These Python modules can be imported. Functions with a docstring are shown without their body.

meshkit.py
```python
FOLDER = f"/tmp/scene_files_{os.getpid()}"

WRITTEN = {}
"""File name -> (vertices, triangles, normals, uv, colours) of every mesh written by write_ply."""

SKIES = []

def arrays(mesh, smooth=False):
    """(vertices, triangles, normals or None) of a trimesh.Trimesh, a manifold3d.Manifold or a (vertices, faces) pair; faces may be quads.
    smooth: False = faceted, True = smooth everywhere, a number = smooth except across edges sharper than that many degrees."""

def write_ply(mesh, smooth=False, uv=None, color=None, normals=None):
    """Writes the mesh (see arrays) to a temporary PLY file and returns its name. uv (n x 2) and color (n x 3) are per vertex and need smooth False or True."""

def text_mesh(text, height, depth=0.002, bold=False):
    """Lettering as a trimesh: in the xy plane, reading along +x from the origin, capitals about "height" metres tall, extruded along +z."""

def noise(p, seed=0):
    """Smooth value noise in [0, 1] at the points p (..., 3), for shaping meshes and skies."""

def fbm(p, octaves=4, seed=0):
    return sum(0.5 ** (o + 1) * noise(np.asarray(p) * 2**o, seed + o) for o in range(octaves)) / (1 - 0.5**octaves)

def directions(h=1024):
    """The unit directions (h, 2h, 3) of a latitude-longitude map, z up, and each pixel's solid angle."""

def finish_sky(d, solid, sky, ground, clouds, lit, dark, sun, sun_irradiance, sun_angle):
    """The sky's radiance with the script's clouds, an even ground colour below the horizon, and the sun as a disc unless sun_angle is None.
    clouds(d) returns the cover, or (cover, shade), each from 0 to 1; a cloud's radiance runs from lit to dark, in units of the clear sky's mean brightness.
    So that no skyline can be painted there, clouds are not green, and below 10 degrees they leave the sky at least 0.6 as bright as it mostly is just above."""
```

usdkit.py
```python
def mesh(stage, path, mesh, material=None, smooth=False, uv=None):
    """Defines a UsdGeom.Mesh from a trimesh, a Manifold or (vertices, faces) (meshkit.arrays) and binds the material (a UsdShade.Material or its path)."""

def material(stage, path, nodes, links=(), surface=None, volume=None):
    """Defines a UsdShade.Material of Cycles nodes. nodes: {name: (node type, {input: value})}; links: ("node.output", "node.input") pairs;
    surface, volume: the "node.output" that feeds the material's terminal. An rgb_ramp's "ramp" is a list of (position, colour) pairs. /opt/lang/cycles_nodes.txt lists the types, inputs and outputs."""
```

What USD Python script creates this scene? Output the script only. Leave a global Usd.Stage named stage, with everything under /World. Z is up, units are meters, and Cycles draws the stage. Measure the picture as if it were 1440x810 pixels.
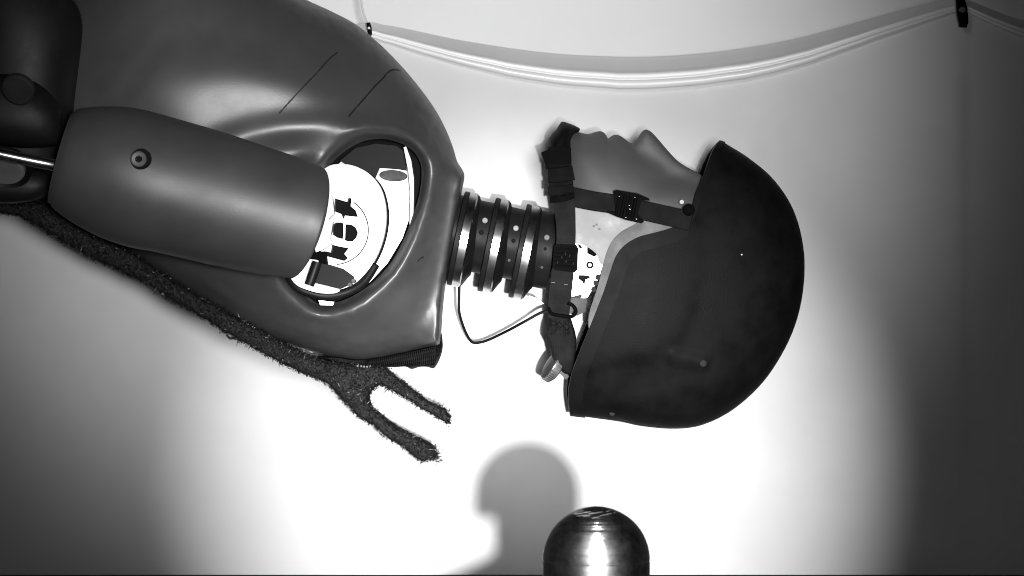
import math, random
import numpy as np, trimesh, usdkit, meshkit
import manifold3d as m3
from scipy.spatial import Delaunay, cKDTree
import scipy.sparse as sp
from scipy.sparse.linalg import spsolve
from shapely.geometry import Polygon, LineString, Point
import shapely
from pxr import Usd, UsdGeom, UsdLux, UsdShade, Gf

rng = np.random.default_rng(7)
stage = Usd.Stage.CreateInMemory()
UsdGeom.SetStageUpAxis(stage, UsdGeom.Tokens.z)
UsdGeom.Xform.Define(stage, '/World')

# ---------------------------------------------------------------- camera and lamps
CAM = 3.0                     # metres from the lens to the middle plane of the dummy (Y = 0)
cam = UsdGeom.Camera.Define(stage, '/World/camera')
cam.CreateFocalLengthAttr(100.0); cam.CreateHorizontalApertureAttr(33.6)
cam.CreateExposureAttr(0.0)
cam.CreateFStopAttr(64.0); cam.CreateFocusDistanceAttr(2.9)
_x = UsdGeom.Xformable(cam); _x.AddTranslateOp().Set((0, -CAM, 0)); _x.AddRotateXOp().Set(90)


def lamp(name, pos, target, intensity, cone, soft, radius):
    l = UsdLux.SphereLight.Define(stage, '/World/' + name)
    l.CreateRadiusAttr(radius); l.CreateIntensityAttr(intensity); l.CreateNormalizeAttr(True)
    s = UsdLux.ShapingAPI.Apply(l.GetPrim()); s.CreateShapingConeAngleAttr(cone); s.CreateShapingConeSoftnessAttr(soft)
    d = np.array(target, float) - np.array(pos, float); d /= np.linalg.norm(d)
    m = Gf.Matrix4d().SetLookAt(Gf.Vec3d(*map(float, pos)), Gf.Vec3d(*map(float, np.array(pos) + d)), Gf.Vec3d(0, 0, 1)).GetInverse()
    UsdGeom.Xformable(l).AddTransformOp().Set(m)


lamp('key_lamp', (0.13, -2.95, 0.05), (-0.085, 0.22, 0.20), 104, 10.7, 1.0, 0.11)
lamp('spot_lamp', (0.063, -2.96, -0.063), (0.022, 0.22, -0.192), 200, 7.5, 1.0, 0.010)
lamp('room_lamp', (-0.9, -3.6, 0.9), (0, 0, 0), 7, 60, 1.0, 0.35)

# ---------------------------------------------------------------- small tools
K = 0.0007 / 3.0              # metres per photograph pixel and metre of distance


def at(px, py, Y=0.0):
    d = CAM + np.asarray(Y, float)
    px, py = np.asarray(px, float), np.asarray(py, float)
    return np.stack(np.broadcast_arrays((px - 720) * K * d, d - CAM, (405 - py) * K * d), -1)


used = {}


def numbered(parent, name):
    k = (str(parent), name); n = used.get(k, 0); used[k] = n + 1
    return name if n == 0 else f'{name}_{n:03d}'


BASE = {}


def tag(prim, label=None, cat=None, group=None, kind=None):
    for k, v in (('label', label), ('category', cat), ('group', group), ('kind', kind)):
        if v: prim.SetCustomDataByKey(k, v)


def thing(name, label, cat, base=(0, 0, 0), group=None):
    p = '/World/' + numbered('/World', name)
    x = UsdGeom.Xform.Define(stage, p); x.AddTranslateOp().Set(tuple(map(float, base)))
    BASE[p] = np.array(base, float)
    tag(x.GetPrim(), label, cat, group)
    return p


def part(parent, name, mesh, mat, smooth=35, label=None, kind=None):
    parent = parent or '/World'
    p = f'{parent}/' + numbered(parent, name)
    v, f, n = meshkit.arrays(mesh, smooth)
    b = np.zeros(3)
    for k, val in BASE.items():
        if p.startswith(k + '/'): b = val
    m = usdkit.mesh(stage, p, (v - b, f), mat)
    if n is not None:
        m.CreateNormalsAttr(n.astype(np.float32).tolist() if False else usdkit.Vt.Vec3fArray.FromNumpy(n.astype(np.float32)))
        m.SetNormalsInterpolation('vertex')
    tag(m.GetPrim(), label, None, None, kind)
    return p


def spline(pts, closed=True, n=8):
    """Catmull-Rom through the points."""
    p = np.asarray(pts, float); N = len(p); out = []
    for i in range(N if closed else N - 1):
        g = (lambda j: p[j % N]) if closed else (lambda j: p[min(max(j, 0), N - 1)])
        a, b, c, d = g(i - 1), g(i), g(i + 1), g(i + 2)
        t = np.linspace(0, 1, n, endpoint=False)[:, None]
        out.append(0.5 * (2 * b + (c - a) * t + (2 * a - 5 * b + 4 * c - d) * t ** 2 + (3 * b - a - 3 * c + d) * t ** 3))
    if not closed: out.append(p[-1:])
    return np.vstack(out)


def resample(line, s):
    L = LineString(np.vstack([line, line[:1]]) if False else line)
    n = max(int(round(L.length / s)), 3)
    return np.array([L.interpolate(t, normalized=True).coords[0] for t in np.linspace(0, 1, n, endpoint=False)])


def flat_mesh(poly, edge=3.0, step=7.0, insets=(2.0, 4.5, 8.0, 12.5)):
    """Triangulates a polygon in the photograph's plane, fine towards its edge. Returns points, triangles, on-edge mask."""
    edges = [resample(np.array(r.coords), edge) for r in (poly.exterior, *poly.interiors)]
    nb = sum(map(len, edges)); pts = list(edges)
    for i, d in enumerate(insets):
        q = poly.buffer(-d, join_style=1)
        for g in getattr(q, 'geoms', [q]):
            if not g.is_empty:
                for r in (g.exterior, *g.interiors):
                    if r.length > 4 * edge: pts.append(resample(np.array(r.coords), edge + i * (step - edge) / len(insets)))
    q = poly.buffer(-insets[-1] - 0.6 * step)
    x0, y0, x1, y1 = poly.bounds
    gx, gy = np.meshgrid(np.arange(x0, x1, step), np.arange(y0, y1, step))
    gx = gx + step / 2 * (np.arange(gx.shape[0]) % 2)[:, None]
    g = np.stack([gx.ravel(), gy.ravel()], 1)
    pts.append(g[shapely.contains_xy(q, g[:, 0], g[:, 1])])
    P = np.vstack(pts)
    T = Delaunay(P).simplices
    c = P[T].mean(1)
    area = np.cross(P[T[:, 1]] - P[T[:, 0]], P[T[:, 2]] - P[T[:, 0]])
    T = T[shapely.contains_xy(poly, c[:, 0], c[:, 1]) & (np.abs(area) > 1e-3)]
    area = np.cross(P[T[:, 1]] - P[T[:, 0]], P[T[:, 2]] - P[T[:, 0]])
    T[area < 0] = T[area < 0][:, ::-1]
    e = np.sort(np.vstack([T[:, [0, 1]], T[:, [1, 2]], T[:, [2, 0]]]), 1)
    u, n = np.unique(e, axis=0, return_counts=True)
    on = np.zeros(len(P), bool); on[np.unique(u[n == 1])] = True
    return P, T, on


def poisson(P, T, on):
    """u with -laplace(u) = 2, u = 0 on the edge: the square of a half circle's height across a strip."""
    i, j, k = T.T; rows, cols, vals = [], [], []
    area = 0.5 * np.abs(np.cross(P[j] - P[i], P[k] - P[i]))
    for a, b, c in ((i, j, k), (j, k, i), (k, i, j)):
        w = 0.5 * np.einsum('ij,ij->i', P[a] - P[c], P[b] - P[c]) / (2 * area)
        rows += [a, b, a, b]; cols += [b, a, a, b]; vals += [-w, -w, w, w]
    n = len(P)
    L = sp.csr_matrix((np.concatenate(vals), (np.concatenate(rows), np.concatenate(cols))), (n, n))
    M = np.bincount(T.ravel(), np.repeat(area / 3, 3), n)
    inn = np.setdiff1d(np.unique(T), np.nonzero(on)[0])
    u = np.zeros(n); u[inn] = spsolve(L[inn][:, inn].tocsc(), 2 * M[inn])
    return np.maximum(u, 0)


def inflate(poly, depth, Yc=0.0, back=None, **kw):
    """Closed body over an outline. depth(P, u) gives the half thickness in metres; back scales the far half."""
    P, T, on = flat_mesh(poly, **kw)
    u = poisson(P, T, on)
    h = depth(P, u); h = np.where(on, 0, h)
    hb = np.where(on, 0, h if back is None else back(P, u))
    n = len(P)
    F = at(P[:, 0], P[:, 1], Yc - h); B = at(P[:, 0], P[:, 1], Yc)[:, :] + np.stack([0 * hb, hb, 0 * hb], 1)
    idx = np.where(on, np.arange(n), np.arange(n) + n)
    V = np.vstack([F, B]); Tf = T[:, ::-1]; Tb = idx[T]
    m = trimesh.Trimesh(V, np.vstack([Tf, Tb]), process=False)
    m.remove_unreferenced_vertices(); m.fix_normals()
    return m, (P[np.unique(T)], h[np.unique(T)])


def edge_dist(P, poly):
    return shapely.distance(shapely.points(P), poly.exterior)


def blur(T, h, fixed, times):
    n = len(h); e = np.vstack([T[:, [0, 1]], T[:, [1, 2]], T[:, [2, 0]]]); e = np.vstack([e, e[:, ::-1]])
    A = sp.csr_matrix((np.ones(len(e)), (e[:, 0], e[:, 1])), (n, n)); dg = np.maximum(np.asarray(A.sum(1)).ravel(), 1)
    for _ in range(times): h = np.where(fixed, h, .4 * h + .6 * (A @ h) / dg)
    return h


def smin(a, b, k):
    return -k * np.logaddexp(-a / k, -b / k)


def to_m3(m):
    m = trimesh.Trimesh(m.vertices, m.faces, process=False); m.merge_vertices()
    r = m3.Manifold(m3.Mesh(np.asarray(m.vertices, np.float32), np.asarray(m.faces, np.uint32)))
    assert not r.is_empty(), r.status()
    return r


def slab(pts, Y0, Y1, bevel=0.0012, holes=(), curve=False):
    """A plate: the outline as seen at depth Y0, running straight back to Y1, with its front edge chamfered."""
    p = spline(pts) if curve else np.asarray(pts, float)
    w = lambda q: at(q[:, 0], q[:, 1], Y0)[:, [0, 2]]
    poly = Polygon(w(p), [w(np.asarray(h, float)) for h in holes]).buffer(0)
    if poly.geom_type != 'Polygon': poly = max(poly.geoms, key=lambda g: g.area)
    out = []
    cs = lambda g: m3.CrossSection([np.array(r.coords)[:-1] for r in (g.exterior, *g.interiors)], m3.FillRule.EvenOdd)
    full = m3.Manifold.extrude(cs(poly), (Y1 - Y0) - bevel).translate([0, 0, 0])
    inner = poly.buffer(-bevel, join_style=2)
    body = full
    if bevel > 0 and inner.geom_type == 'Polygon' and not inner.is_empty:
        body = body + m3.Manifold.extrude(cs(inner), bevel).translate([0, 0, (Y1 - Y0) - bevel - 1e-6])
        mid = poly.buffer(-bevel * 0.35, join_style=2)
        body = body + m3.Manifold.extrude(cs(mid), bevel * 0.6).translate([0, 0, (Y1 - Y0) - bevel - 1e-6])
    m = body.to_mesh(); v = np.array(m.vert_properties[:, :3])
    # local z = towards the camera
    V = np.stack([v[:, 0], Y1 - v[:, 2], v[:, 1]], 1)
    return trimesh.Trimesh(V, np.array(m.tri_verts), process=False)


def circle(cx, cy, r, n=32, ry=None, rot=0):
    a = np.linspace(0, 2 * np.pi, n, endpoint=False)
    x, y = r * np.cos(a), (ry or r) * np.sin(a)
    c, s = math.cos(rot), math.sin(rot)
    return np.stack([cx + c * x - s * y, cy + s * x + c * y], 1)


def frames(P):
    t = np.gradient(P, axis=0); t /= np.linalg.norm(t, axis=1, keepdims=True)
    return t


def tube(pts, r, sides=10, n=8, smooth=True):
    P = spline(pts, False, n) if smooth else np.asarray(pts, float)
    t = frames(P); a = np.cross(t, [0, 1.0, 0.02]); a /= np.linalg.norm(a, axis=1, keepdims=True)
    b = np.cross(t, a); A = np.linspace(0, 2 * np.pi, sides, endpoint=False)
    r = np.broadcast_to(r, len(P))
    V = (P[:, None] + r[:, None, None] * (np.cos(A)[None, :, None] * a[:, None] + np.sin(A)[None, :, None] * b[:, None])).reshape(-1, 3)
    return skin(V, len(P), sides)


def skin(V, rows, cols, caps=True):
    f = []
    i, j = np.meshgrid(np.arange(rows - 1), np.arange(cols), indexing='ij')
    a, b = i * cols + j, i * cols + (j + 1) % cols
    c, d = a + cols, b + cols
    f = np.vstack([np.stack([a, b, d], -1).reshape(-1, 3), np.stack([a, d, c], -1).reshape(-1, 3)])
    V = np.asarray(V)
    if caps:
        V = np.vstack([V, V[:cols].mean(0), V[-cols:].mean(0)]); n = len(V)
        k = np.arange(cols); e = (rows - 1) * cols
        f = np.vstack([f, np.stack([np.full(cols, n - 2), (k + 1) % cols, k], 1), np.stack([np.full(cols, n - 1), e + k, e + (k + 1) % cols], 1)])
    m = trimesh.Trimesh(V, f, process=False); m.fix_normals()
    return m


def ribbon(pts, width, thick=0.0022, n=6, bow=0.0, edge_wave=0.0):
    """Webbing: pts are world points; the width runs across the path as the camera sees it. width in metres (one or per control point)."""
    P = spline(pts, False, n)
    k = len(pts); w = np.interp(np.linspace(0, k - 1, len(P)), np.arange(k), np.broadcast_to(width, k))
    t = frames(P); s = np.cross(t, [0, -1.0, 0]); s /= np.linalg.norm(s, axis=1, keepdims=True) + 1e-12
    nrm = np.cross(s, t); nrm /= np.linalg.norm(nrm, axis=1, keepdims=True)
    nrm[nrm[:, 1] > 0] *= -1
    X = np.array([-.5, -.46, -.25, 0, .25, .46, .5]); rows = []
    Zt = np.array([.2, .5, .5, .5, .5, .5, .2])
    for i in range(len(P)):
        wob = edge_wave * (rng.random() - .5)
        up = [P[i] + s[i] * (x * w[i] + wob) + nrm[i] * (z * thick + bow * (1 - 4 * x * x)) for x, z in zip(X, Zt)]
        dn = [P[i] + s[i] * (x * w[i] + wob) + nrm[i] * (-z * thick + bow * (1 - 4 * x * x)) for x, z in zip(X[::-1], Zt)]
        rows.append(up + dn)
    return skin(np.array(rows).reshape(-1, 3), len(P), 14)


def lathe(profile, centre, axis, sides=48, squash=None):
    """profile: (along, radius) pairs in metres; centre world point; axis world direction."""
    a = np.asarray(axis, float); a /= np.linalg.norm(a)
    u = np.cross(a, [0, 1.0, 0]);
    if np.linalg.norm(u) < .2: u = np.cross(a, [1.0, 0, 0])
    u /= np.linalg.norm(u); v = np.cross(a, u)
    A = np.linspace(0, 2 * np.pi, sides, endpoint=False); V = []
    for s, r in profile:
        V.append(np.asarray(centre) + a * s + max(r, 1e-5) * (np.cos(A)[:, None] * u + np.sin(A)[:, None] * v))
    return skin(np.vstack(V), len(profile), sides)


def box(c, size, rot=0.0, bev=0.0):
    m = trimesh.creation.box(size) if not bev else None
    if bev:
        sx, sy, sz = (np.array(size) / 2 - bev)
        b = m3.Manifold.batch_hull([m3.Manifold.sphere(bev, 8).translate([x, y, z]) for x in (-sx, sx) for y in (-sy, sy) for z in (-sz, sz)]).to_mesh()
        m = trimesh.Trimesh(b.vert_properties[:, :3], b.tri_verts, process=False)
    m.apply_transform(trimesh.transformations.rotation_matrix(rot, [0, 1, 0])); m.apply_translation(c)
    return m


# ---------------------------------------------------------------- materials (all greys: the photograph is monochrome)
def grey(v): return (v, v, v)


def mat(name, base, rough=0.5, metal=0.0, var=0.25, vscale=25, bump=0.0, bscale=300, spec=0.5, extra=None, rvar=0.1):
    n = {'g': ('geometry', {}),
         'n1': ('noise_texture', {'scale': vscale, 'detail': 5, 'roughness': .6}),
         'r': ('rgb_ramp', {'ramp': [(.3, grey(base * (1 - var))), (.7, grey(base * (1 + var)))]}),
         'rr': ('map_range', {'from_min': .3, 'from_max': .7, 'to_min': max(rough - rvar, .02), 'to_max': rough + rvar}),
         'n2': ('noise_texture', {'scale': bscale, 'detail': 4}),
         'b': ('bump', {'strength': bump, 'distance': .001}),
         'p': ('principled_bsdf', {'metallic': metal, 'specular_ior_level': spec, **(extra or {})})}
    l = [('g.position', 'n1.vector'), ('g.position', 'n2.vector'), ('n1.fac', 'r.fac'), ('n1.fac', 'rr.value'), ('r.color', 'p.base_color'), ('rr.result', 'p.roughness')]
    if bump: l += [('n2.fac', 'b.height'), ('b.normal', 'p.normal')]
    return usdkit.material(stage, '/World/Looks/' + name, n, l, surface='p.BSDF')


M = {
    'hem': mat('hem_cloth', .9, .42, var=.02, vscale=6, bump=.05, bscale=700, spec=1.0),
    'sheet': mat('sheet_cloth', .72, .8, var=.05, vscale=9, bump=.05, bscale=700, spec=.2),
    'wall': mat('wall_paint', .9, .8, var=.03, vscale=5, spec=.2),
    'floor': mat('floor_rubber', .2, .7, var=.3),
    'skin': mat('dummy_vinyl', .062, .46, var=.12, vscale=14, bump=.05, bscale=500, spec=1.0, rvar=.05),
    'arm': mat('arm_vinyl', .06, .48, var=.12, vscale=18, bump=.06, bscale=600, spec=.95, rvar=.05),
    'face': mat('face_vinyl', .11, .55, var=.07, vscale=22, bump=.04, bscale=700, spec=.35),
    'jaw': mat('jaw_vinyl', .2, .5, var=.12, vscale=45, spec=.3),
    'cap': mat('skull_cap_vinyl', .045, .5, var=.05, spec=.3),
    'dark': mat('dark_vinyl', .010, .5, var=.2, bump=.05, spec=.25),
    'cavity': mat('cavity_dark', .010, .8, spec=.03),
    'white': mat('white_metal', .6, .35, var=.03),
    'greymetal': mat('grey_metal', .16, .3, metal=.7, var=.2, vscale=60),
    'knobm': mat('knob_metal', .3, .3, metal=.8, var=.15, vscale=120, spec=.5),
    'boltm': mat('bolt_metal', .12, .5, metal=.3, var=.2, vscale=90, spec=.3),
    'shade': mat('shade_metal', .026, .6, var=.25, vscale=60, spec=.06),
    'steel': mat('bright_steel', .6, .26, metal=1.0, var=.1, vscale=80, rvar=.03),
    'rubber': mat('neck_rubber', .010, .5, var=.2, vscale=60, spec=.12),
    'helmet': mat('helmet_coating', .0065, .62, var=.45, vscale=34, bump=.35, bscale=900, spec=.09),
    'rim': mat('helmet_rim', .0075, .6, var=.2, vscale=40, spec=.1),
    'black': mat('black_plastic', .003, .65, var=.2, vscale=90, spec=.02),
    'pen': mat('pen_ink', .015, .6),
    'fibre': None,
    'felt': mat('felt_backing', .03, .8, var=.5, vscale=300, bump=.8, bscale=900, spec=.1),
    'cable': mat('cable_black', .006, .6, spec=.1),
}

M['fibre'] = usdkit.material(stage, '/World/Looks/fibre_pile', {'g': ('geometry', {}), 'r': ('rgb_ramp', {'ramp': [(0, grey(.008)), (.5, grey(.025)), (.85, grey(.08)), (1, grey(.4))]}),
    'p': ('principled_bsdf', {'roughness': .4, 'specular_ior_level': .5})}, [('g.random_per_island', 'r.fac'), ('r.color', 'p.base_color')], surface='p.BSDF')


def webbing(name, base, dirx, scale=330):
    n = {'g': ('geometry', {}), 'mp': ('mapping', {'rotation': (0, dirx, 0)}),
         'w1': ('wave_texture', {'scale': scale, 'bands_direction': 'x', 'distortion': .6, 'detail': 1}),
         'w2': ('wave_texture', {'scale': scale * .55, 'bands_direction': 'z', 'distortion': .6, 'detail': 1}),
         'm': ('math', {'math_type': 'multiply'}), 'cr': ('rgb_ramp', {'ramp': [(0, grey(.45)), (.5, grey(1.0)), (1, grey(1.7))]}), 'cm': ('mix_color', {'blend_type': 'multiply', 'fac': 1.0, 'use_clamp': False}),
         'n1': ('noise_texture', {'scale': 70, 'detail': 4}),
         'r': ('rgb_ramp', {'ramp': [(.3, grey(base * .7)), (.7, grey(base * 1.4))]}),
         'b': ('bump', {'strength': .65, 'distance': .0007}),
         'p': ('principled_bsdf', {'roughness': .65, 'specular_ior_level': .12})}
    return usdkit.material(stage, '/World/Looks/' + name, n, [('g.position', 'mp.vector'), ('mp.vector', 'w1.vector'), ('mp.vector', 'w2.vector'), ('w1.fac', 'm.value1'), ('w2.fac', 'm.value2'),
        ('g.position', 'n1.vector'), ('n1.fac', 'r.fac'), ('r.color', 'cm.a'), ('m.value', 'cr.fac'), ('cr.color', 'cm.b'), ('cm.result', 'p.base_color'), ('m.value', 'b.height'), ('b.normal', 'p.normal')], surface='p.BSDF')


M['web'] = webbing('strap_webbing', .017, 0.0, 520)
M['webdark'] = webbing('dark_webbing', .006, 0.0, 500)
M['webside'] = webbing('side_strap_webbing', .014, 0.2, 520)
M['knit'] = webbing('knit_trim', .009, 0.2, 150)
# turned steel: fine lathe grooves run round the axis and stretch the highlight up the dome
M['turned'] = usdkit.material(stage, '/World/Looks/turned_steel', {
    'g': ('geometry', {}), 'n2': ('noise_texture', {'scale': 90, 'detail': 6, 'roughness': .7}), 'mp3': ('mapping', {'scale': (90, 90, 300)}), 'n3': ('noise_texture', {'scale': 1.0, 'detail': 4}),
    'r': ('rgb_ramp', {'ramp': [(.35, grey(.26)), (.7, grey(.34))]}),
    'rr': ('map_range', {'from_min': .3, 'from_max': .7, 'to_min': .2, 'to_max': .3}),
    'p': ('principled_bsdf', {'metallic': 1.0})},
    [('g.position', 'n2.vector'), ('g.position', 'mp3.vector'), ('mp3.vector', 'n3.vector'),
     ('n3.fac', 'r.fac'), ('r.color', 'p.base_color'), ('n2.fac', 'rr.value'), ('rr.result', 'p.roughness')], surface='p.BSDF')

# ---------------------------------------------------------------- the setting: floor, rear wall, hanging sheet
SY = 0.22                                                       # the sheet's depth
FZ = float(at(0, 808.6, SY)[2])
m = trimesh.creation.box((4.0, 3.6, .02)); m.apply_translation((0, -1.2, FZ - .011))
tag(stage.GetPrimAtPath(part(None, 'floor', m, M['floor'], False)), kind='structure')
m = trimesh.creation.box((4.0, .02, 2.2)); m.apply_translation((0, .34, FZ + 1.1))
tag(stage.GetPrimAtPath(part(None, 'wall', m, M['wall'], False)), kind='structure')

HT = np.array([(-200, 60), (-60, 92), (100, 98), (260, 84), (400, 58), (509, 34), (540, 36), (582, 44), (643, 57), (713, 68.5), (771, 76), (830, 80), (900, 81.7), (975, 78), (1050, 69), (1125, 55), (1200, 35), (1275, 14), (1340, -2), (1352, -3), (1366, 2), (1400, 16), (1440, 30), (1500, 48), (1620, 62)], float)
HB = np.array([(-200, 92), (-60, 126), (100, 134), (260, 116), (400, 86), (509, 52), (540, 55), (582, 68), (643, 85), (713, 102), (771, 112), (830, 118), (900, 121), (975, 116), (1050, 106), (1125, 88), (1200, 62), (1275, 36), (1340, 14), (1352, 12), (1366, 16), (1400, 32), (1440, 48), (1500, 68), (1620, 84)], float)
X = np.linspace(-190, 1610, 420)


def hem(C):
    s = spline(C, False, 10); return np.interp(X, s[:, 0], s[:, 1]) + (4 if C is HB else 0)


top, bot = hem(HT), hem(HB)
wob = meshkit.fbm(np.stack([X / 30, 0 * X, 0 * X], 1), 3, 3) - .5
gather = np.minimum(1, np.minimum(np.abs(X - 520), np.abs(X - 1352)) / 120)
prof = [(-.04, .030), (0, .028), (.03, .0265), (.1, .023), (.25, .012), (.38, .003), (.43, -.002), (.46, -.0065), (.49, -.0088), (.54, -.0096), (.62, -.0094), (.67, -.0090), (.685, -.0078), (.70, -.0078), (.715, -.0095), (.76, -.0112), (.85, -.0115), (.94, -.0108), (.98, -.0085), (1.0, -.004), (1.03, -.001), (1.12, 0), (1.25, 0)]
rows = []
for t, y in prof:
    yy = top + (bot - top) * (t + .03 * wob * (t > .2))
    rows.append(at(X, yy, SY + y * (.35 + .65 * gather)))
t1 = top + (bot - top) * 1.25
for q in np.linspace(.02, 1, 60):
    yy = t1 + (808.3 - t1) * q
    fold = .010 * np.exp(-((X - 1042) / 26) ** 2) * np.exp(-((yy - 150) / 110) ** 2) - .004 * np.exp(-((X - 1088) / 22) ** 2) * np.exp(-((yy - 190) / 120) ** 2)
    fold += .012 / (1 + np.exp(-(X - 1356) / 4)) * np.exp(-yy / 300)
    fold += .004 * (meshkit.fbm(np.stack([X / 130, yy / 420, 0 * X], 1), 2, 5) - .5)
    rows.append(at(X, yy, SY + fold * min(1, q * 6)))
V = np.array(rows); R, C = V.shape[:2]
i, j = np.meshgrid(np.arange(R - 1), np.arange(C - 1), indexing='ij'); a = (i * C + j).ravel()


def thick_sheet(V, th):
    R, C = V.shape[:2]
    i, j = np.meshgrid(np.arange(R - 1), np.arange(C - 1), indexing='ij'); a = (i * C + j).ravel()
    f = np.vstack([np.stack([a, a + C, a + 1], 1), np.stack([a + 1, a + C, a + C + 1], 1)])
    F = V.reshape(-1, 3); B = F + [0, th, 0]; n = len(F)
    per = np.concatenate([np.arange(C), np.arange(1, R) * C + C - 1, (R - 1) * C + np.arange(C - 2, -1, -1), np.arange(R - 2, 0, -1) * C])
    nx = np.roll(per, -1)
    f = np.vstack([f, f[:, ::-1] + n, np.stack([per, nx, per + n], 1), np.stack([nx, nx + n, per + n], 1)])
    m = trimesh.Trimesh(np.vstack([F, B]), f, process=False)
    return m


sheet = thing('hanging_sheet', 'white cloth backdrop sheet sagging between two dark clips behind the dummy', 'backdrop', at(900, 806, SY))
HR = 22
part(sheet, 'cloth', thick_sheet(V[HR - 1:], .0012), M['sheet'], True)
part(sheet, 'hem', thick_sheet(V[:HR], .0012), M['hem'], True)


def clip(px, py, s, label, lean):
    c = thing('clip', label, 'clip', at(px, py, SY - .02))
    w = .0007 * 1.1
    for k, dx in enumerate((-1, 1)):
        pts = np.array([(-5, -22), (4, -23), (7, -6), (6, 14), (3, 21), (-4, 20), (-6, 2)], float) * s
        pts[:, 0] = pts[:, 0] * (1 if dx > 0 else .8) + lean * pts[:, 1]
        part(c, 'jaw', slab(pts + [px + dx * 1.5 * s, py], SY - .030 + .013 * k, SY - .022 + .013 * k, .0012), M['black'])
    part(c, 'hinge_pin', lathe([(-.003, .002 * s), (-.003, .003 * s), (.004, .003 * s), (.004, .002 * s)], at(px, py - 3 * s, SY - .034), (0, 1, 0), 16), M['greymetal'])
    return c


clip(519, 41, .42, 'small dark clip above the shoulder holding the sheet, with a thin string', .1)
clip(1353, 17, 1.0, 'large black clip at the upper right corner of the sheet', .12)
st = part(None, 'string', tube([at(506, -30, SY - .01), at(508, 0, SY - .012), at(511, 18, SY - .014), at(517, 34, SY - .016)], .0010), M['sheet'], True)
tag(stage.GetPrimAtPath(st), 'thin pale string rising from the small clip above the shoulder', 'string')

# ---------------------------------------------------------------- the dummy
dummy = thing('crash_dummy', 'grey vinyl crash test dummy lying face up with open shoulder and ringed neck', 'test dummy', at(400, 480, 0))
TORSO = [(128, -20), (150, -95), (240, -120), (330, -80), (395, -24), (430, -1), (462, 14), (500, 34), (531, 59), (562, 90), (590, 123), (612, 154), (627, 182), (637, 207), (643, 227), (651, 240), (653, 250), (649, 272), (642, 312), (637, 341), (631, 375), (626, 405), (622.5, 440), (620.5, 471), (618, 486), (603, 489), (585, 493), (563, 498), (536, 504), (510, 507), (485, 505), (450, 498), (411, 485), (362, 467), (318, 446), (273, 417), (225, 387), (180, 356), (140, 332), (108, 305), (60, 270), (30, 200), (25, 120), (40, 40), (90, -10)]
HOLE = [(456, 242), (470, 227), (490, 210), (513, 199), (537, 196), (560, 201), (577, 210), (587, 222), (592, 238), (590, 267), (582, 297), (570, 330), (553, 363), (533, 388), (513, 405), (493, 417), (470, 425), (450, 427), (430, 413), (410, 393), (402, 368), (405, 320), (420, 280), (438, 256)]
tp = Polygon(spline(TORSO)); hp = Polygon(spline(HOLE))
ridge = LineString([(300, 205), (350, 188), (400, 179), (455, 176), (515, 181), (560, 193), (588, 212)])
groove_r = LineString([(616, 250), (612, 300), (596, 350), (570, 395), (535, 425)])


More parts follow.
